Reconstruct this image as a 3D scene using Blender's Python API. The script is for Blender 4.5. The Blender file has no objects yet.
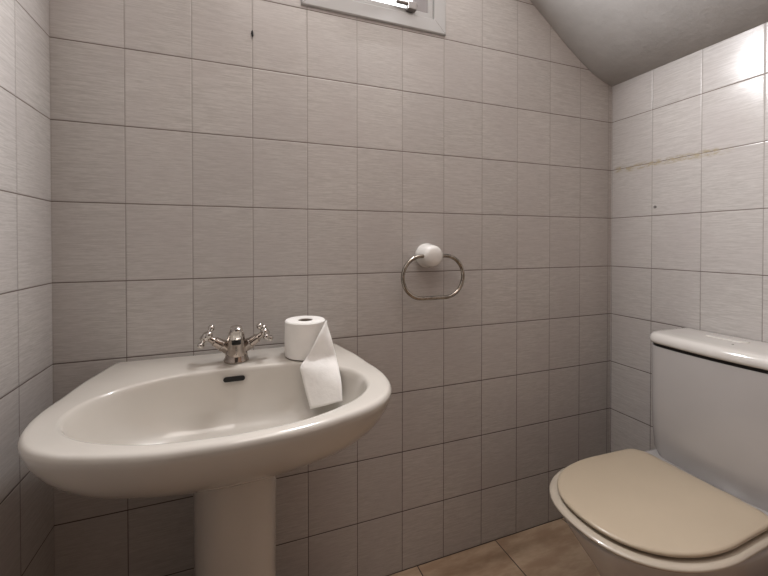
import bpy, bmesh, math, random
from mathutils import Vector, Matrix
random.seed(3)
C = bpy.context.scene.collection
PI = math.pi
D = 1.1153      # back wall
XR = 1.9066     # right wall
YF = -0.30      # front wall
TW, TH = 0.1575, 0.2

# ------------------------------------------------------------------ materials
def new_mat(name):
    m = bpy.data.materials.new(name); m.use_nodes = True
    nt = m.node_tree
    return m, nt, nt.nodes['Principled BSDF']

def M(nt, op, a, b=None, c=None, clamp=False):
    n = nt.nodes.new('ShaderNodeMath'); n.operation = op; n.use_clamp = clamp
    for i, v in enumerate((a, b, c)):
        if v is None: continue
        if isinstance(v, (int, float)): n.inputs[i].default_value = v
        else: nt.links.new(v, n.inputs[i])
    return n.outputs[0]

def mix(nt, f, a, b, blend='MIX'):
    n = nt.nodes.new('ShaderNodeMix'); n.data_type = 'RGBA'; n.blend_type = blend
    for s, v in ((n.inputs[0], f), (n.inputs[6], a), (n.inputs[7], b)):
        if isinstance(v, (int, float)): s.default_value = v
        elif isinstance(v, tuple): s.default_value = (*v, 1)
        else: nt.links.new(v, s)
    return n.outputs[2]

def smooth(nt, v, lo, hi, a=0.0, b=1.0):
    n = nt.nodes.new('ShaderNodeMapRange'); n.interpolation_type = 'SMOOTHSTEP'
    nt.links.new(v, n.inputs[0])
    for i, x in enumerate((lo, hi, a, b)): n.inputs[i+1].default_value = x
    return n.outputs[0]

def combine(nt, x, y, z):
    n = nt.nodes.new('ShaderNodeCombineXYZ')
    for i, v in enumerate((x, y, z)):
        if isinstance(v, (int, float)): n.inputs[i].default_value = v
        else: nt.links.new(v, n.inputs[i])
    return n.outputs[0]

def noise(nt, vec, scale, detail=3, rough=.5):
    n = nt.nodes.new('ShaderNodeTexNoise')
    n.inputs['Scale'].default_value = scale; n.inputs['Detail'].default_value = detail
    n.inputs['Roughness'].default_value = rough
    nt.links.new(vec, n.inputs['Vector'])
    return n.outputs[0]

def position(nt):
    g = nt.nodes.new('ShaderNodeNewGeometry'); s = nt.nodes.new('ShaderNodeSeparateXYZ')
    nt.links.new(g.outputs['Position'], s.inputs[0])
    return s.outputs

def tile_mat(name, axis, off, sign=1, stain=False):
    m, nt, b = new_mat(name)
    P = position(nt)
    h = P[axis]; z = P[2]
    u = M(nt, 'DIVIDE', M(nt, 'MULTIPLY', M(nt, 'SUBTRACT', h, off), sign), TW)
    v = M(nt, 'DIVIDE', z, TH)
    fu, fv = M(nt, 'FRACT', u), M(nt, 'FRACT', v)
    du = M(nt, 'MULTIPLY', M(nt, 'MINIMUM', fu, M(nt, 'SUBTRACT', 1, fu)), TW)
    dv = M(nt, 'MULTIPLY', M(nt, 'MINIMUM', fv, M(nt, 'SUBTRACT', 1, fv)), TH)
    gv = smooth(nt, du, .0007, .0016, 1, 0)      # vertical joints
    gh = smooth(nt, dv, .0008, .0018, 1, 0)      # horizontal joints
    d = M(nt, 'MINIMUM', du, dv)
    wn = nt.nodes.new('ShaderNodeTexWhiteNoise'); wn.noise_dimensions = '3D'
    nt.links.new(combine(nt, M(nt, 'FLOOR', u), M(nt, 'FLOOR', v), axis * 7.0), wn.inputs['Vector'])
    rnd = wn.outputs['Value']
    vec = combine(nt, M(nt, 'MULTIPLY', h, 12), M(nt, 'MULTIPLY', rnd, 9), M(nt, 'MULTIPLY', z, 205))
    s1 = noise(nt, vec, 1.6, 4, .65)
    vec2 = combine(nt, M(nt, 'MULTIPLY', h, 34), 0.0, M(nt, 'MULTIPLY', z, 420))
    s2 = noise(nt, vec2, 1.5, 2, .6)
    big = noise(nt, combine(nt, h, 0.0, z), 5.0, 3)
    st = smooth(nt, M(nt, 'ADD', M(nt, 'MULTIPLY', s1, .65), M(nt, 'MULTIPLY', s2, .35)), .34, .66)
    col = mix(nt, st, (.480, .455, .435), (.622, .598, .576))
    col = mix(nt, smooth(nt, big, .3, .7), col, mix(nt, .5, col, (.520, .485, .474)))
    hs = nt.nodes.new('ShaderNodeHueSaturation'); nt.links.new(col, hs.inputs['Color'])
    nt.links.new(M(nt, 'ADD', .975, M(nt, 'MULTIPLY', rnd, .05)), hs.inputs['Value']); col = hs.outputs[0]
    gn = noise(nt, combine(nt, h, 0.0, z), 40.0, 2)
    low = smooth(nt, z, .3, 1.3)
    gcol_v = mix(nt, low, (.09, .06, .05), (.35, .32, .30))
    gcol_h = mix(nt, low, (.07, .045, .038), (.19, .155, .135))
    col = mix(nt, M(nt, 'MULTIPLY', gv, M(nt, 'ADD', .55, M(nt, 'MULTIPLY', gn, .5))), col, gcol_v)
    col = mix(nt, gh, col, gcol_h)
    if stain:   # yellowish adhesive smear along the joint at z = 1.4
        sx = M(nt, 'MULTIPLY', smooth(nt, h, .70, .76), smooth(nt, h, 1.085, 1.11, 1, 0))
        wob = M(nt, 'ADD', z, M(nt, 'MULTIPLY', M(nt, 'SUBTRACT', noise(nt, combine(nt, h, 0.0, 0.0), 18.0, 2), .5), .02))
        sz = smooth(nt, M(nt, 'ABSOLUTE', M(nt, 'SUBTRACT', wob, 1.397)), .005, .017, 1, 0)
        sn = smooth(nt, noise(nt, combine(nt, M(nt, 'MULTIPLY', h, 20), 0.0, M(nt, 'MULTIPLY', z, 60)), 2.0, 4, .7), .42, .58)
        col = mix(nt, M(nt, 'MULTIPLY', M(nt, 'MULTIPLY', sx, sz), M(nt, 'MULTIPLY', sn, .85)), col, (.42, .36, .25))
    nt.links.new(col, b.inputs['Base Color'])
    g = M(nt, 'MAXIMUM', gv, gh)
    rgh = M(nt, 'ADD', M(nt, 'ADD', .15, M(nt, 'MULTIPLY', st, .08)), M(nt, 'MULTIPLY', g, .5))
    nt.links.new(rgh, b.inputs['Roughness'])
    hgt = M(nt, 'ADD', smooth(nt, d, .0006, .004), M(nt, 'MULTIPLY', st, .09))
    hgt = M(nt, 'ADD', hgt, M(nt, 'MULTIPLY', noise(nt, combine(nt, h, rnd, z), 7.0, 2), .9))
    bp = nt.nodes.new('ShaderNodeBump'); b.inputs['Specular IOR Level'].default_value = .27
    bp.inputs['Strength'].default_value = .5; bp.inputs['Distance'].default_value = .0010
    nt.links.new(hgt, bp.inputs['Height']); nt.links.new(bp.outputs[0], b.inputs['Normal'])
    return m

def floor_mat():
    m, nt, b = new_mat('floor_tiles')
    P = position(nt); T = .32
    u = M(nt, 'DIVIDE', M(nt, 'SUBTRACT', P[0], 1.0), T); v = M(nt, 'DIVIDE', M(nt, 'SUBTRACT', P[1], D), T)
    fu, fv = M(nt, 'FRACT', u), M(nt, 'FRACT', v)
    d = M(nt, 'MULTIPLY', M(nt, 'MINIMUM', M(nt, 'MINIMUM', fu, M(nt, 'SUBTRACT', 1, fu)), M(nt, 'MINIMUM', fv, M(nt, 'SUBTRACT', 1, fv))), T)
    wn = nt.nodes.new('ShaderNodeTexWhiteNoise'); nt.links.new(combine(nt, M(nt, 'FLOOR', u), M(nt, 'FLOOR', v), 2.0), wn.inputs['Vector'])
    vec = combine(nt, P[0], M(nt, 'MULTIPLY', P[1], 3.2), M(nt, 'MULTIPLY', wn.outputs['Value'], 8))
    n = noise(nt, vec, 5.0, 6, .6)
    col = mix(nt, smooth(nt, n, .35, .65), (.40, .275, .185), (.56, .42, .30))
    col = mix(nt, smooth(nt, noise(nt, vec, 18.0, 3), .5, .7, 0, .35), col, (.40, .28, .19))
    g = smooth(nt, d, .0010, .0022, 1, 0)
    col = mix(nt, g, col, (.07, .05, .04))
    nt.links.new(col, b.inputs['Base Color']); b.inputs['Roughness'].default_value = .3
    bp = nt.nodes.new('ShaderNodeBump'); bp.inputs['Distance'].default_value = .001
    nt.links.new(M(nt, 'SUBTRACT', 1, g), bp.inputs['Height']); nt.links.new(bp.outputs[0], b.inputs['Normal'])
    return m

def plaster_mat(name, a, c):
    m, nt, b = new_mat(name)
    P = position(nt)
    vec = combine(nt, P[0], P[1], P[2])
    n = noise(nt, vec, 3.0, 5, .6)
    col = mix(nt, smooth(nt, n, .3, .7), a, c)
    sp = smooth(nt, noise(nt, vec, 42.0, 1), .80, .84)
    col = mix(nt, M(nt, 'MULTIPLY', sp, .6), col, (.16, .14, .12))
    nt.links.new(col, b.inputs['Base Color']); b.inputs['Roughness'].default_value = .75
    bp = nt.nodes.new('ShaderNodeBump'); bp.inputs['Distance'].default_value = .006; bp.inputs['Strength'].default_value = .5
    nt.links.new(noise(nt, vec, 14.0, 5, .6), bp.inputs['Height']); nt.links.new(bp.outputs[0], b.inputs['Normal'])
    return m

def simple(name, col, rough=.4, metal=0.0, coat=0.0, var=0.04, nscale=6.0, bump=0.0, bscale=60.0, emit=None):
    m, nt, b = new_mat(name)
    P = position(nt); vec = combine(nt, P[0], P[1], P[2])
    dark = tuple(x * (1 - var) for x in col); lite = tuple(min(1, x * (1 + var)) for x in col)
    c = mix(nt, smooth(nt, noise(nt, vec, nscale, 3), .3, .7), dark, lite)
    nt.links.new(c, b.inputs['Base Color'])
    b.inputs['Roughness'].default_value = rough; b.inputs['Metallic'].default_value = metal
    b.inputs['Coat Weight'].default_value = coat; b.inputs['Coat Roughness'].default_value = .06
    if bump:
        bp = nt.nodes.new('ShaderNodeBump'); bp.inputs['Distance'].default_value = bump
        nt.links.new(noise(nt, vec, bscale, 4), bp.inputs['Height']); nt.links.new(bp.outputs[0], b.inputs['Normal'])
    if emit:
        b.inputs['Emission Color'].default_value = (*emit[0], 1); b.inputs['Emission Strength'].default_value = emit[1]
    return m

MT = dict(
    back=tile_mat('wall_tile_back', 0, .15645),
    right=tile_mat('wall_tile_right', 1, D - .1617, -1, stain=True),
    left=tile_mat('wall_tile_left', 1, D - .1486, -1),
    floor=floor_mat(),
    ceil=plaster_mat('ceiling_plaster', (.40, .385, .37), (.47, .455, .44)),
    plain=plaster_mat('front_plaster', (.27, .19, .15), (.31, .22, .17)),
    basin=simple('basin_ceramic', (.625, .59, .54), .16, 0, .5, .02),
    pan=simple('toilet_ceramic', (.52, .50, .49), .22, 0, .3, .02),
    tanklid=simple('tank_lid_ceramic', (.70, .675, .64), .14, 0, .5, .02),
    lid=simple('beige_plastic', (.54, .455, .345), .30, 0, .15, .03, 4, .0003, 120),
    seat=simple('seat_plastic', (.55, .485, .40), .22, 0, .35, .03, 4),
    chrome=simple('aged_chrome', (.46, .41, .37), .11, 1, 0, .15, 30, .0002, 60),
    bright=simple('handle_chrome', (.62, .59, .56), .08, 1, 0, .08, 30),
    ringm=simple('worn_chrome', (.42, .39, .345), .20, 1, 0, .3, 45, .0005, 150),
    mount=simple('white_ceramic', (.80, .78, .75), .15, 0, .5, .02),
    paper=simple('tissue_paper', (.86, .84, .81), .95, 0, 0, .02, 30, .0012, 55),
    card=simple('cardboard_core', (.20, .16, .12), .9),
    black=simple('black_void', (.012, .011, .010), .5),
    frame=simple('white_aluminium', (.50, .495, .49), .4, 0, 0, .03),
    latch=simple('grey_latch_metal', (.25, .23, .22), .45, .5, 0, .1),
    gdark=simple('grey_frosted_glass', (.30, .28, .28), .25, 0, 0, .08),
    glow=simple('daylit_glass', (.80, .85, .88), .25, 0, 0, .02, emit=((.93, .98, 1.0), 2.5)),
    rubber=simple('black_gasket', (.02, .018, .017), .6),
    plug=simple('drain_metal', (.6, .58, .55), .2, 1),
)

# ------------------------------------------------------------------ helpers
def link(name, bm, mat, parent=None, sm=False, angle=None):
    bmesh.ops.remove_doubles(bm, verts=bm.verts, dist=1e-6)
    bmesh.ops.recalc_face_normals(bm, faces=bm.faces)
    me = bpy.data.meshes.new(name); bm.to_mesh(me); bm.free()
    o = bpy.data.objects.new(name, me); C.objects.link(o)
    me.materials.append(MT[mat] if isinstance(mat, str) else mat)
    if sm:
        for p in me.polygons: p.use_smooth = True
        if angle:
            me.set_sharp_from_angle(angle=math.radians(angle))
    if parent is not None:
        o.parent = parent; o.matrix_parent_inverse = Matrix.Translation(-parent.location)
    return o

def empty(name, loc, label, cat, group=None):
    o = bpy.data.objects.new(name, None); C.objects.link(o); o.location = loc; o.empty_display_size = .05
    o['label'] = label; o['category'] = cat
    if group: o['group'] = group
    return o

def box(bm, x0, x1, y0, y1, z0, z1):
    vs = [bm.verts.new((x, y, z)) for x in (x0, x1) for y in (y0, y1) for z in (z0, z1)]
    for f in ((0,1,3,2),(4,6,7,5),(0,4,5,1),(2,3,7,6),(0,2,6,4),(1,5,7,3)): bm.faces.new([vs[i] for i in f])

def quad(bm, *ps): bm.faces.new([bm.verts.new(p) for p in ps])

def bevel(o, w, seg=3):
    md = o.modifiers.new('bevel', 'BEVEL'); md.width = w; md.segments = seg; md.limit_method = 'ANGLE'; md.angle_limit = math.radians(40)
    for p in o.data.polygons: p.use_smooth = True
    md.harden_normals = True

def loft(bm, rings, cap0=True, cap1=True):
    R = [[bm.verts.new(p) for p in r] for r in rings]
    n = len(R[0])
    for a, b in zip(R, R[1:]):
        for i in range(n):
            j = (i + 1) % n; bm.faces.new((a[i], a[j], b[j], b[i]))
    if cap0: bm.faces.new(R[0][::-1])
    if cap1: bm.faces.new(R[-1])
    return R

def frame_of(d):
    d = Vector(d).normalized(); a = Vector((0, 0, 1)) if abs(d.z) < .9 else Vector((0, 1, 0))
    u = d.cross(a).normalized(); return u, d.cross(u).normalized(), d

def lathe(bm, origin, axis, prof, n=32, cap=True):
    """prof: list of (distance along the axis, radius)."""
    u, v, d = frame_of(axis); o = Vector(origin)
    loft(bm, [[o + d*t + (u*math.cos(2*PI*i/n) + v*math.sin(2*PI*i/n))*r for i in range(n)] for t, r in prof], cap, cap)

def tube(bm, pts, rad, n=14, closed=False):
    pts = [Vector(p) for p in pts]; rs = rad if isinstance(rad, (list, tuple)) else [rad]*len(pts)
    rings = []; prev = None
    for i, p in enumerate(pts):
        if closed: t = (pts[(i+1) % len(pts)] - pts[i-1]).normalized()
        else: t = (pts[min(i+1, len(pts)-1)] - pts[max(i-1, 0)]).normalized()
        if prev is None: u, v, _ = frame_of(t)
        else:
            u = (prev - t*prev.dot(t)).normalized(); v = t.cross(u)
        prev = u
        rings.append([p + (u*math.cos(2*PI*k/n) + v*math.sin(2*PI*k/n))*rs[i] for k in range(n)])
    if closed:
        rings.append(rings[0]); loft(bm, rings, False, False)
    else: loft(bm, rings)

def catmull(P, m, closed=False):
    P = [Vector(p) for p in P]; n = len(P); out = []
    for i in range(n if closed else n - 1):
        if closed: a, b, c, d = P[i-1], P[i], P[(i+1) % n], P[(i+2) % n]
        else: a, b, c, d = P[max(i-1, 0)], P[i], P[i+1], P[min(i+2, n-1)]
        for k in range(m):
            t = k/m
            out.append(.5*((2*b) + (c-a)*t + (2*a-5*b+4*c-d)*t*t + (3*b-a-3*c+d)*t**3))
    if not closed: out.append(P[-1].copy())
    return out

def by_angle(P, c, N):
    """resample a closed outline to N points at equal angles round c."""
    c = Vector(c); n = len(P); out = []
    for k in range(N):
        a = 2*PI*k/N; d = Vector((math.cos(a), math.sin(a))); best = None
        for i in range(n):
            p, q = P[i].xy - c.xy, P[(i+1) % n].xy - c.xy
            e = q - p; den = d.x*e.y - d.y*e.x
            if abs(den) < 1e-12: continue
            t = (p.x*e.y - p.y*e.x)/den; s = (p.x*d.y - p.y*d.x)/den
            if t > 0 and -1e-6 <= s <= 1+1e-6 and (best is None or t > best): best = t
        out.append(c.xy + d*(best or .01))
    return out

def struct(name, bm, mat, parent=None):
    o = link(name, bm, mat, parent)
    if parent is None: o['kind'] = 'structure'
    return o

# ------------------------------------------------------------------ room
prof = [(XR, 1.750), (1.862, 1.763), (1.80, 1.786), (1.737, 1.823), (1.66, 1.874), (1.58, 1.935), (1.47, 2.015), (1.20, 2.21), (1.0, 2.355), (.93, 2.40), (0.0, 2.40)]
WX0, WX1, WZ0, WZ1 = .650, 1.064, 1.850, 2.13      # opening of the window in the back wall

bm = bmesh.new(); quad(bm, (0, YF, 0), (XR, YF, 0), (XR, D, 0), (0, D, 0)); struct('floor', bm, 'floor')

bm = bmesh.new()
for (x0, z0), (x1, z1) in zip(prof, prof[1:]): quad(bm, (x0, YF, z0), (x1, YF, z1), (x1, D, z1), (x0, D, z0))
o = struct('ceiling', bm, 'ceil')
for p in o.data.polygons: p.use_smooth = True

bm = bmesh.new()
def ceil_z(x):
    for (xa, za), (xb, zb) in zip(prof, prof[1:]):
        if xb <= x <= xa: return za + (zb-za)*(xa-x)/(xa-xb)
    return 2.4
quad(bm, (0, D, 0), (WX0, D, 0), (WX0, D, 2.4), (0, D, 2.4))
quad(bm, (WX0, D, 0), (WX1, D, 0), (WX1, D, WZ0), (WX0, D, WZ0))
bm.faces.new([bm.verts.new(p) for p in [(WX0, D, WZ1), (WX1, D, WZ1), (WX1, D, ceil_z(WX1)), (1.0, D, 2.355), (.93, D, 2.4), (WX0, D, 2.4)]])
bm.faces.new([bm.verts.new(p) for p in [(WX1, D, 0), (XR, D, 0)] + [(x, D, z) for x, z in prof if x > WX1] + [(WX1, D, ceil_z(WX1))]])
W2 = D + .12
quad(bm, (WX0, D, WZ0), (WX1, D, WZ0), (WX1, W2, WZ0), (WX0, W2, WZ0)); quad(bm, (WX0, D, WZ1), (WX1, D, WZ1), (WX1, W2, WZ1), (WX0, W2, WZ1))
quad(bm, (WX0, D, WZ0), (WX0, D, WZ1), (WX0, W2, WZ1), (WX0, W2, WZ0)); quad(bm, (WX1, D, WZ0), (WX1, D, WZ1), (WX1, W2, WZ1), (WX1, W2, WZ0))
struct('wall_back', bm, 'back')

bm = bmesh.new(); quad(bm, (0, YF, 0), (0, D, 0), (0, D, 2.4), (0, YF, 2.4)); struct('wall_left', bm, 'left')
bm = bmesh.new(); quad(bm, (XR, YF, 0), (XR, D, 0), (XR, D, prof[0][1]), (XR, YF, prof[0][1])); struct('wall_right', bm, 'right')
bm = bmesh.new()    # front wall with the open doorway the camera looks through
quad(bm, (0, YF, 0), (.06, YF, 0), (.06, YF, 2.4), (0, YF, 2.4))
quad(bm, (.06, YF, 2.06), (.84, YF, 2.06), (.84, YF, 2.4), (.06, YF, 2.4))
bm.faces.new([bm.verts.new(p) for p in [(.84, YF, 0), (XR, YF, 0)] + [(x, YF, z) for x, z in prof if x > .84] + [(.84, YF, 2.4)]])
struct('wall_front', bm, 'plain')

# ------------------------------------------------------------------ window
def ring_frame(bm, x0, x1, z0, z1, w, ya, yb, lip=.003):
    """mitred rectangular frame; ya = wall side, yb = room side."""
    def loop(i, y): return [(x0+i, y, z0+i), (x1-i, y, z0+i), (x1-i, y, z1-i), (x0+i, y, z1-i)]
    L = [loop(0, ya), loop(0, yb+lip), loop(lip, yb), loop(w-lip, yb), loop(w, yb+lip), loop(w, ya)]
    for a, b in zip(L, L[1:]):
        for k in range(4):
            j = (k+1) % 4; quad(bm, a[k], a[j], b[j], b[k])
win = bpy.data.objects.new('window_1', None); C.objects.link(win); win.location = (.857, D, 1.815); win['kind'] = 'structure'
bm = bmesh.new(); ring_frame(bm, .611, 1.104, 1.809, 2.172, .046, D, D-.009); struct('window_frame', bm, 'frame', win)
bm = bmesh.new()
for (xa, za) in ((1.104, 1.809), (.611, 1.809)):     # thin dark mitre seams of the corners
    s = -1 if xa > 1 else 1
    dx = Vector((s*.7071, 0, .7071)); nx = Vector((-dx.z, 0, dx.x))*.0005
    p0 = Vector((xa, D-.0094, za)) + dx*.004; p1 = Vector((xa, D-.0094, za)) + dx*.061
    quad(bm, p0-nx, p1-nx, p1+nx, p0+nx)
struct('mitre_seam', bm, 'latch', win)
bm = bmesh.new(); ring_frame(bm, .656, 1.059, 1.853, 2.127, .022, D+.03, D-.002); struct('sash_frame', bm, 'frame', win)
bm = bmesh.new(); box(bm, .676, .984, D+.008, D+.014, 1.873, 2.107); struct('pane', bm, 'glow', win)
bm = bmesh.new(); box(bm, .984, 1.039, D+.000, D+.014, 1.873, 2.107); struct('side_panel', bm, 'gdark', win)
bm = bmesh.new()
box(bm, .955, .985, D-.024, D-.003, 1.860, 1.884)
o = struct('latch', bm, 'latch', win); bevel(o, .002)
bm = bmesh.new(); lathe(bm, (.915, D-.016, 1.879), (1, 0, 0), [(0, .0045), (.001, .006), (.040, .006), (.072, .0055), (.074, .004)], 16)
struct('latch_rod', bm, 'latch', win)

# ------------------------------------------------------------------ washbasin
BX = .4205
sink = empty('washbasin', (BX, .95, 0), 'wide rounded off-white ceramic washbasin on a pedestal against the back wall', 'sink')
half = [(0, .612), (.10, .618), (.18, .636), (.25, .662), (.301, .702), (.332, .762), (.341, .835), (.331, .92), (.311, 1.01), (.294, 1.09)]
right = catmull([(BX+x, y, 0) for x, y in half], 8)
O = right + [Vector((BX+.286, 1.1147, 0)), Vector((BX+.15, 1.115, 0)), Vector((BX, 1.115, 0)), Vector((BX-.15, 1.115, 0)), Vector((BX-.286, 1.1147, 0))]
O += [Vector((2*BX-p.x, p.y, 0)) for p in right[::-1]][:-1]
hin = [(0, .645), (.10, .653), (.18, .679), (.24, .718), (.276, .768), (.284, .825), (.264, .880), (.215, .925), (.13, .957), (0, .968)]
ri = catmull([(BX+x, y, 0) for x, y in hin], 8)
I = ri + [Vector((2*BX-p.x, p.y, 0)) for p in ri[::-1]][1:-1]
N = 144; cc = (BX, .83)
Oc = by_angle(O, cc, N); Ic = by_angle(I, cc, N)
ZR = .786
def sc(P, s, c, z, ymax=None):
    out = []
    for p in P:
        x, y = c[0] + (p.x-c[0])*s, c[1] + (p.y-c[1])*s
        out.append((x, y, z))
    return out
def under(s, z, cy=.99):
    r = []
    for p in Oc:
        x = BX + (p.x-BX)*s; y = cy + (p.y-cy)*s
        if p.y > 1.1: y = p.y - (1-s)*.02
        r.append((x, min(y, 1.1148), z))
    return r
def deck_h(y):   # the tap deck stands a little higher than the front rim
    t = max(0, min(1, (y-.90)/.10)); return .006*t*t*(3-2*t)
def mixr(t, z, f=1.0):
    r = []
    for a, b in zip(Oc, Ic):
        x = a.x + (b.x-a.x)*t; y = a.y + (b.y-a.y)*t
        r.append((x, min(y, 1.1148), z + deck_h(y)))
    return r
def absin(d, z):   # a fixed distance d in from the outline
    r = []
    for a, b in zip(Oc, Ic):
        v = b - a; L = v.length; q = a + v*min(1, d/L); yy = q.y
        r.append((q.x, min(yy, 1.1148), z + deck_h(a.y)))
    return r
def absout(d, z):
    r = []
    for a, b in zip(Oc, Ic):
        v = a - b; L = v.length; q = b + v*min(1, d/L)
        r.append((q.x, q.y, z + deck_h(q.y)))
    return r
bc = (BX, .825)
def inside(s, z, cy=None, dz=True):
    c = (BX, cy if cy else bc[1])
    return [(c[0]+(p.x-c[0])*s, c[1]+(p.y-c[1])*s, z + (deck_h(p.y)*max(0, (s-.7)/.3) if dz else 0)) for p in Ic]
rings = [under(.30, .614), under(.45, .622), under(.58, .634), under(.69, .649), under(.78, .666), under(.85, .684), under(.905, .704), under(.950, .727), under(.980, .748), under(.995, .765),
         under(1.0, .7745), absin(.0006, ZR-.0085), absin(.0022, ZR-.005), absin(.005, ZR-.0018), absin(.009, ZR-.0003), absin(.0155, ZR+.0002)]
rings += [absout(.0095, ZR), absout(.005, ZR-.001), absout(.0015, ZR-.004), inside(.995, ZR-.010), inside(.983, ZR-.022), inside(.965, ZR-.040), inside(.94, ZR-.062),
          inside(.90, ZR-.084, .83), inside(.84, ZR-.104, .835), inside(.75, ZR-.120, .84), inside(.62, ZR-.131, .845), inside(.45, ZR-.138, .85), inside(.25, ZR-.142, .85), inside(.08, ZR-.144, .85)]
bm = bmesh.new(); loft(bm, rings, True, True)
basin = link('basin', bm, 'basin', sink, True)
bm = bmesh.new()
def ped(z, hw, yf, yb=1.09):
    r = []
    for k in range(40):
        a = 2*PI*k/40
        cx, sy = math.cos(a), math.sin(a)
        e = .72
        x = BX+.003 + hw*math.copysign(abs(cx)**e, cx)
        y = (yf+yb)/2 + (yb-yf)/2*math.copysign(abs(sy)**e, sy)
        r.append((x, y, z))
    return r
loft(bm, [ped(0, .112, .80), ped(.03, .110, .802), ped(.06, .102, .815), ped(.15, .094, .835), ped(.35, .093, .845), ped(.55, .095, .842), ped(.626, .097, .838)])
link('pedestal', bm, 'basin', sink, True, 60)
# overflow slot in the rear bowl wall
def stadium(w, h, n=12):
    r = []
    for k in range(n+1):
        a = -PI/2 + PI*k/n; r.append((w/2-h/2+math.cos(a)*h/2, math.sin(a)*h/2))
    for k in range(n+1):
        a = PI/2 + PI*k/n; r.append((-w/2+h/2+math.cos(a)*h/2, math.sin(a)*h/2))
    return r
bm = bmesh.new()
sy, sz = .9585, .7655; tilt = Vector((0, .22, .975)).normalized(); nn = Vector((0, -.975, .22))
loft(bm, [[Vector((.420, sy, sz)) + Vector((x, 0, 0)) + tilt*z + nn*d for x, z in stadium(.050, .0115)] for d in (-.006, .0012)])
link('overflow_slot', bm, 'black', sink)
bm = bmesh.new(); lathe(bm, (BX, .845, ZR-.1445), (0, 0, 1), [(0, .030), (.0035, .030), (.0045, .027), (.0035, .022), (.002, .018), (.001, .004)], 32)
link('drain', bm, 'plug', sink, True, 40)

# ------------------------------------------------------------------ mixer tap
TX, TY, TZ = .425, 1.020, .7925
tap = empty('mixer_tap', (TX, TY, TZ), 'small aged chrome mixer tap with two cross handles on the washbasin', 'tap')
bm = bmesh.new()
lathe(bm, (TX, TY, TZ), (0, 0, 1), [(0, .0310), (.003, .0315), (.006, .030), (.010, .0285), (.020, .0270), (.034, .0250), (.040, .0225), (.045, .018), (.048, .004)], 36)
link('tap_body', bm, 'chrome', tap, True, 50)
bm = bmesh.new()
path = catmull([(TX, TY-.001, TZ+.014), (TX, TY-.007, TZ+.032), (TX, TY-.018, TZ+.051), (TX, TY-.031, TZ+.067), (TX, TY-.045, TZ+.078), (TX, TY-.054, TZ+.084)], 5)
rr = [.0265 - .0098*i/(len(path)-1) for i in range(len(path))]
tube(bm, path, rr, 24)
sp = link('spout', bm, 'chrome', tap, True, 50)
bm = bmesh.new(); lathe(bm, (TX, TY-.054, TZ+.070), (0, -.22, 1), [(0, .0120), (.002, .0163), (.006, .0168), (.007, .0155), (.009, .0158), (.024, .0155), (.030, .0138), (.033, .0085), (.034, .002)], 32)
link('spout_cap', bm, 'bright', tap, True, 35)
bm = bmesh.new(); loft(bm, [[Vector((TX+x, TY-.062-d, TZ+.0655-d*.3+z)) for x, z in stadium(.021, .0065)] for d in (0, .0115)])
link('outlet', bm, 'black', tap)
for s in (-1, 1):
    ax = Vector((s*.78, -.08, .54)).normalized(); o0 = Vector((TX, TY-.002, TZ+.020))
    bm = bmesh.new()
    lathe(bm, o0, ax, [(.012, .0145), (.036, .0140), (.038, .0155), (.042, .0155), (.044, .0135), (.063, .0120), (.065, .0092), (.068, .0080), (.080, .0078)], 24)
    link('valve_arm', bm, 'chrome', tap, True, 40)
    u, v, d = frame_of(ax)
    hc = o0 + ax*.087
    bm = bmesh.new()
    lathe(bm, hc - ax*.009, ax, [(0, .0075), (.002, .0105), (.009, .0130), (.015, .0118), (.019, .0075), (.020, .002)], 24)
    h = link('cross_handle', bm, 'bright', tap, True, 50)
    for k in range(4):
        a = PI/2*k + (.45 if s < 0 else .35); q = u*math.cos(a) + v*math.sin(a)
        bm = bmesh.new()
        lathe(bm, hc, q, [(.006, .0062), (.014, .0050), (.018, .0052), (.020, .0074), (.0245, .0088), (.0285, .0080), (.0315, .0046), (.0325, .0008)], 18)
        link('spoke', bm, 'bright', h, True, 60)
        bpy.context.view_layer.update()

# ------------------------------------------------------------------ toilet roll
RX, RY, RZ, RR, RH = .602, 1.006, .7928, .0545, .0965
roll = empty('toilet_roll', (RX, RY, RZ), 'white toilet paper roll standing on the basin rim with its end hanging', 'toilet roll')
bm = bmesh.new()
lathe(bm, (RX, RY, RZ), (0, 0, 1), [(.0, .022), (0, RR-.003), (.0025, RR), (.05, RR+.0006), (RH-.003, RR), (RH, RR-.003), (RH+.0004, .032), (RH-.0005, .0205), (RH-.002, .0198), (.002, .0198), (0, .022)], 56, False)
link('paper_roll', bm, 'paper', roll, True, 35)
bm = bmesh.new()
lathe(bm, (RX, RY, RZ), (0, 0, 1), [(.003, .0199), (RH-.003, .0199), (RH-.003, .0188), (.003, .0188)], 40, False)
link('core', bm, 'card', roll, True, 35)
# hanging sheet: rows from the roll's edge down over the rim into the bowl (left point, right point)
rows = [((.6475, .957, .8910), (.6510, .968, .8910)), ((.635, .949, .873), (.6545, .953, .870)), ((.620, .944, .850), (.6590, .940, .848)), ((.606, .943, .824), (.6640, .932, .822)), ((.593, .946, .803), (.6690, .924, .799)), ((.5765, .935, .784), (.6680, .893, .779)), ((.580, .926, .762), (.6670, .870, .758)), ((.586, .911, .730), (.6655, .858, .738)), ((.5945, .890, .6935), (.664, .850, .719))]
nc = 14; grid = []
L = catmull([r[0] for r in rows], 4); Rr = catmull([r[1] for r in rows], 4)
for i, (l, r) in enumerate(zip(L, Rr)):
    t = i/(len(L)-1); row = []
    for k in range(nc+1):
        s = k/nc; p = l.lerp(r, s)
        bow = math.sin(PI*s)*(.008*(1-t)**2.0) + .0016*math.sin(s*7+t*5) * min(1, t*3)
        row.append(p + Vector((.2, -1, .25))*bow)
    grid.append(row)
bm = bmesh.new(); V = [[bm.verts.new(p) for p in r] for r in grid]
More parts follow.
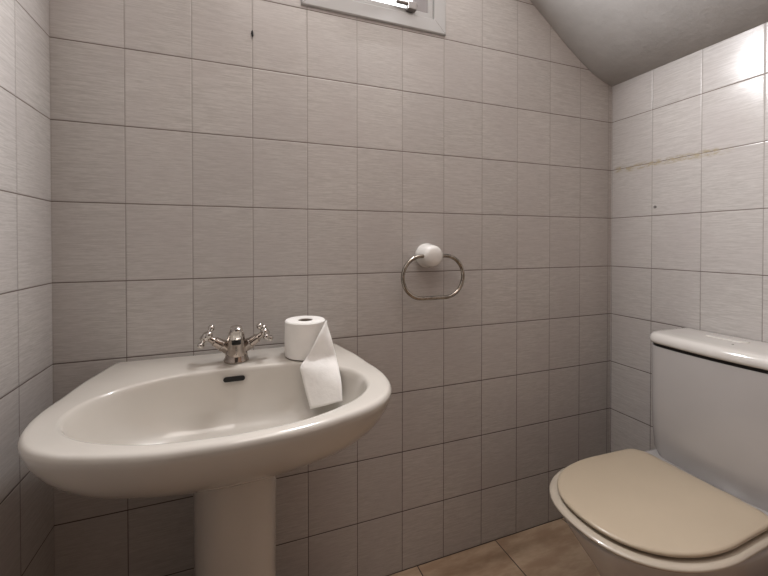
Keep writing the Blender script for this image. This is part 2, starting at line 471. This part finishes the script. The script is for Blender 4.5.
for a, b in zip(V, V[1:]):
    for k in range(nc): bm.faces.new((a[k], a[k+1], b[k+1], b[k]))
sh = link('hanging_sheet', bm, 'paper', roll, True)
md = sh.modifiers.new('thick', 'SOLIDIFY'); md.thickness = .0007

# ------------------------------------------------------------------ towel ring
tr = empty('towel_ring', (1.030, D, 1.060), 'oval chrome towel ring hanging from a white ceramic wall mount', 'towel ring')
bm = bmesh.new()
lathe(bm, (1.031, D-.0004, 1.055), (0.0, -1, 0), [(0, .0400), (.003, .0415), (.012, .0415), (.018, .0395), (.030, .0370), (.050, .0350), (.059, .0315), (.064, .022), (.0655, .004)], 40)
link('wall_mount', bm, 'mount', tr, True, 60)
bm = bmesh.new(); w, h = .237-.013, .150-.012; cx, cz = 1.036, 1.061-h/2-.006; pts = []
r = h/2
for k in range(25):
    a = -PI/2 + PI*k/24; pts.append((cx+w/2-r+math.cos(a)*r, D-.047, cz+math.sin(a)*r))
for k in range(1, 8): pts.append((cx+w/2-r-(w-2*r)*k/8, D-.047, cz+r))
for k in range(25):
    a = PI/2 + PI*k/24; pts.append((cx-w/2+r+math.cos(a)*r, D-.047, cz+math.sin(a)*r))
for k in range(1, 8): pts.append((cx-w/2+r+(w-2*r)*k/8, D-.047, cz-r))
tube(bm, pts, .0066, 14, True)
link('ring', bm, 'ringm', tr, True)

# ------------------------------------------------------------------ toilet
TCY = .670
wc = empty('toilet', (1.55, TCY, 0), 'grey-white close-coupled toilet with closed beige lid by the right wall', 'toilet')
def dshape(x0, x1, hw, cy, z, rb=.05, p=2.3, n=48):
    """x0 front (rounded), x1 back (straight), half width hw."""
    out = []
    xm = x0 + (x1-x0)*.56
    for k in range(n+1):          # front half: superellipse
        a = PI/2 + PI*k/n; c, s = math.cos(a), math.sin(a)
        out.append((xm + (xm-x0)*math.copysign(abs(c)**(2/p), c), cy + hw*math.copysign(abs(s)**(2/p), s), z))
    # back part, slightly narrowing with rounded corners
    hb = hw*.965
    for sgn in (-1, 1):
        cxx, cyy = x1-rb, cy + sgn*(hb-rb)
        for k in range(11):
            a = (-PI/2 + PI/2*k/10) if sgn < 0 else (PI/2*k/10)
            out.append((cxx+math.cos(a)*rb, cyy+math.sin(a)*rb, z))
    return out
bm = bmesh.new()
bowl = [(1.40, 1.82, .105, 0), (1.395, 1.82, .108, .02), (1.375, 1.82, .110, .10), (1.345, 1.83, .122, .18), (1.305, 1.85, .143, .25), (1.262, 1.87, .166, .31), (1.235, 1.88, .181, .35), (1.219, 1.885, .188, .375), (1.214, 1.885, .190, .386), (1.219, 1.883, .187, .392), (1.235, 1.875, .176, .394)]
loft(bm, [dshape(x0, x1, hw, TCY, z, .04) for x0, x1, hw, z in bowl])
link('bowl', bm, 'pan', wc, True, 70)
bm = bmesh.new()
S = [(1.222, 1.655, .180, .3945), (1.208, 1.662, .192, .397), (1.203, 1.664, .197, .403), (1.206, 1.662, .195, .4065), (1.216, 1.655, .187, .4088), (1.235, 1.64, .17, .4092)]
loft(bm, [dshape(x0, x1, hw, TCY, z, .05) for x0, x1, hw, z in S])
link('seat_ring', bm, 'seat', wc, True)
bm = bmesh.new()
S = [(1.270, 1.630, .135, .4092), (1.275, 1.630, .130, .4160), (1.235, 1.655, .170, .4172), (1.224, 1.6635, .1795, .4172), (1.2225, 1.664, .1800, .4182), (1.2225, 1.664, .1800, .4222), (1.2245, 1.663, .1785, .4250), (1.231, 1.657, .174, .4265), (1.26, 1.64, .150, .4275), (1.32, 1.60, .10, .4285)]
loft(bm, [dshape(x0, x1, hw, TCY, z, .045) for x0, x1, hw, z in S])
link('lid', bm, 'lid', wc, True, 60)
for dy in (-.075, .075):
    bm = bmesh.new(); lathe(bm, (1.672, TCY+dy-.018, .410), (0, 1, 0), [(0, .009), (.001, .0105), (.035, .0105), (.036, .009)], 20)
    link('hinge', bm, 'seat', wc, True, 40)
def tankring(z, hy, xf, bow, r=.05, xb=XR-.002):
    """plan of the cistern: straight at the wall, bowed front."""
    out = []; n = 14
    CY = TCY-.012
    def front(y): return xf + bow*((y-CY)/hy)**2
    out.append((xb, CY-hy, z)); out.append((xb-.05, CY-hy, z))
    fx = front(CY-hy+r)
    for k in range(n+1):
        a = PI/2*k/n; out.append((fx+r-math.sin(a)*r, CY-hy+r-math.cos(a)*r, z))
    for k in range(1, 12):
        y = CY-hy+r + (2*hy-2*r)*k/12; out.append((front(y), y, z))
    for k in range(n+1):
        a = PI/2*k/n; out.append((fx+r-math.cos(a)*r, CY+hy-r+math.sin(a)*r, z))
    out.append((xb-.05, CY+hy, z)); out.append((xb, CY+hy, z))
    return out
bm = bmesh.new()
loft(bm, [tankring(.3945, .180, 1.722, .020), tankring(.42, .188, 1.714, .020), tankring(.50, .190, 1.706, .020), tankring(.60, .190, 1.702, .020), tankring(.7600, .190, 1.700, .020)])
cis = link('cistern', bm, 'pan', wc, True, 50)
bm = bmesh.new()
loft(bm, [tankring(.7595, .1865, 1.7035, .020), tankring(.7725, .1865, 1.7035, .020)])
link('gasket', bm, 'rubber', cis)
bm = bmesh.new()
loft(bm, [tankring(.7700, .184, 1.698, .020), tankring(.7720, .189, 1.693, .020), tankring(.7780, .191, 1.691, .020), tankring(.7870, .1905, 1.6915, .020), tankring(.7960, .188, 1.695, .020, .05, XR-.003), tankring(.8010, .183, 1.702, .020, .048, XR-.005), tankring(.8030, .174, 1.713, .020, .045, XR-.009), tankring(.8035, .163, 1.735, .02, .04, XR-.015)])
cl = link('cistern_lid', bm, 'tanklid', cis, True, 60)
bm = bmesh.new()
loft(bm, [[Vector((1.838+y*s, TCY+.02+x*s, z)) for x, y in stadium(.105, .036)] for s, z in ((1, .8020), (1, .8050), (.96, .8062), (.9, .8064))])
link('flush_button', bm, 'tanklid', cl, True, 40)
bm = bmesh.new(); lathe(bm, (1.775, TCY-.025, .8034), (0, 0, 1), [(0, .0028), (.0007, .0026)], 14)
link('screw_hole', bm, 'black', cl)

# ------------------------------------------------------------------ small marks on the walls
def mark(name, loc, axis, r, label, cat, prof, mat):
    bm = bmesh.new(); lathe(bm, loc, axis, [(t, q*r) for t, q in prof], 16)
    o = link(name, bm, mat, None, True, 40); o['label'] = label; o['category'] = cat
    return o
mark('wall_plug', (XR-.0002, .942, 1.232), (-1, 0, 0), .0052, 'small dark round wall plug in the right tiled wall', 'wall plug', [(0, 1), (.0012, 1), (.0016, .8), (.0008, .6), (.0008, .05)], 'latch')
bm = bmesh.new()
lathe(bm, (.471, D-.0001, 1.698), (0, -1, .15), [(0, .0030), (.004, .0024), (.008, .0026), (.009, .001)], 12)
lathe(bm, (.4712, D-.004, 1.706), (.05, -.1, -1), [(0, .0006), (.002, .0016), (.016, .0030), (.020, .0014)], 10)
o = link('wall_hook', bm, 'black', None, True, 50); o['label'] = 'tiny black nail stub in the back wall tile left of the window'; o['category'] = 'nail'

# ------------------------------------------------------------------ lights
def area(name, loc, target, size, power, col, sy=None):
    l = bpy.data.lights.new(name, 'AREA'); l.energy = power; l.color = col; l.size = size
    if sy: l.shape = 'RECTANGLE'; l.size_y = sy
    o = bpy.data.objects.new(name, l); C.objects.link(o); o.location = loc
    o.rotation_euler = (Vector(target)-Vector(loc)).to_track_quat('-Z', 'Y').to_euler(); return o
area('ceiling_lamp', (.70, .25, 2.37), (.70, .42, 0), .60, 4.3, (1.0, .93, .87))
area('window_daylight', (.83, D-.035, 2.01), (.86, 0, 1.85), .26, 29.0, (.98, .98, 1.0), .15)
w = bpy.data.worlds.new('world'); bpy.context.scene.world = w; w.use_nodes = True
w.node_tree.nodes['Background'].inputs[0].default_value = (1.0, .84, .74, 1); w.node_tree.nodes['Background'].inputs[1].default_value = .07

# ------------------------------------------------------------------ camera
yaw, pit, rol = .34628, -.01042, -.0006
fw = Vector((math.sin(yaw)*math.cos(pit), math.cos(yaw)*math.cos(pit), math.sin(pit)))
rt = Vector((math.cos(yaw), -math.sin(yaw), 0)); up = rt.cross(fw)
r2 = rt*math.cos(rol) + up*math.sin(rol); u2 = -rt*math.sin(rol) + up*math.cos(rol)
cd = bpy.data.cameras.new('camera'); cam = bpy.data.objects.new('camera', cd); C.objects.link(cam)
m = Matrix.Identity(4)
for i in range(3): m[i][0] = r2[i]; m[i][1] = u2[i]; m[i][2] = -fw[i]
m[0][3], m[1][3], m[2][3] = .42635, 0, 1.09844
cam.matrix_world = m
cd.sensor_width = 36; cd.lens = 369.17361/768*36; cd.shift_x = 14.332/768; cd.shift_y = -41.462/768; cd.clip_start = .02
bpy.context.scene.camera = cam
bpy.context.scene.view_settings.view_transform = 'Standard'
bpy.context.scene.view_settings.look = 'None'
bpy.context.scene.view_settings.exposure = .10
bpy.context.scene.view_settings.gamma = .92
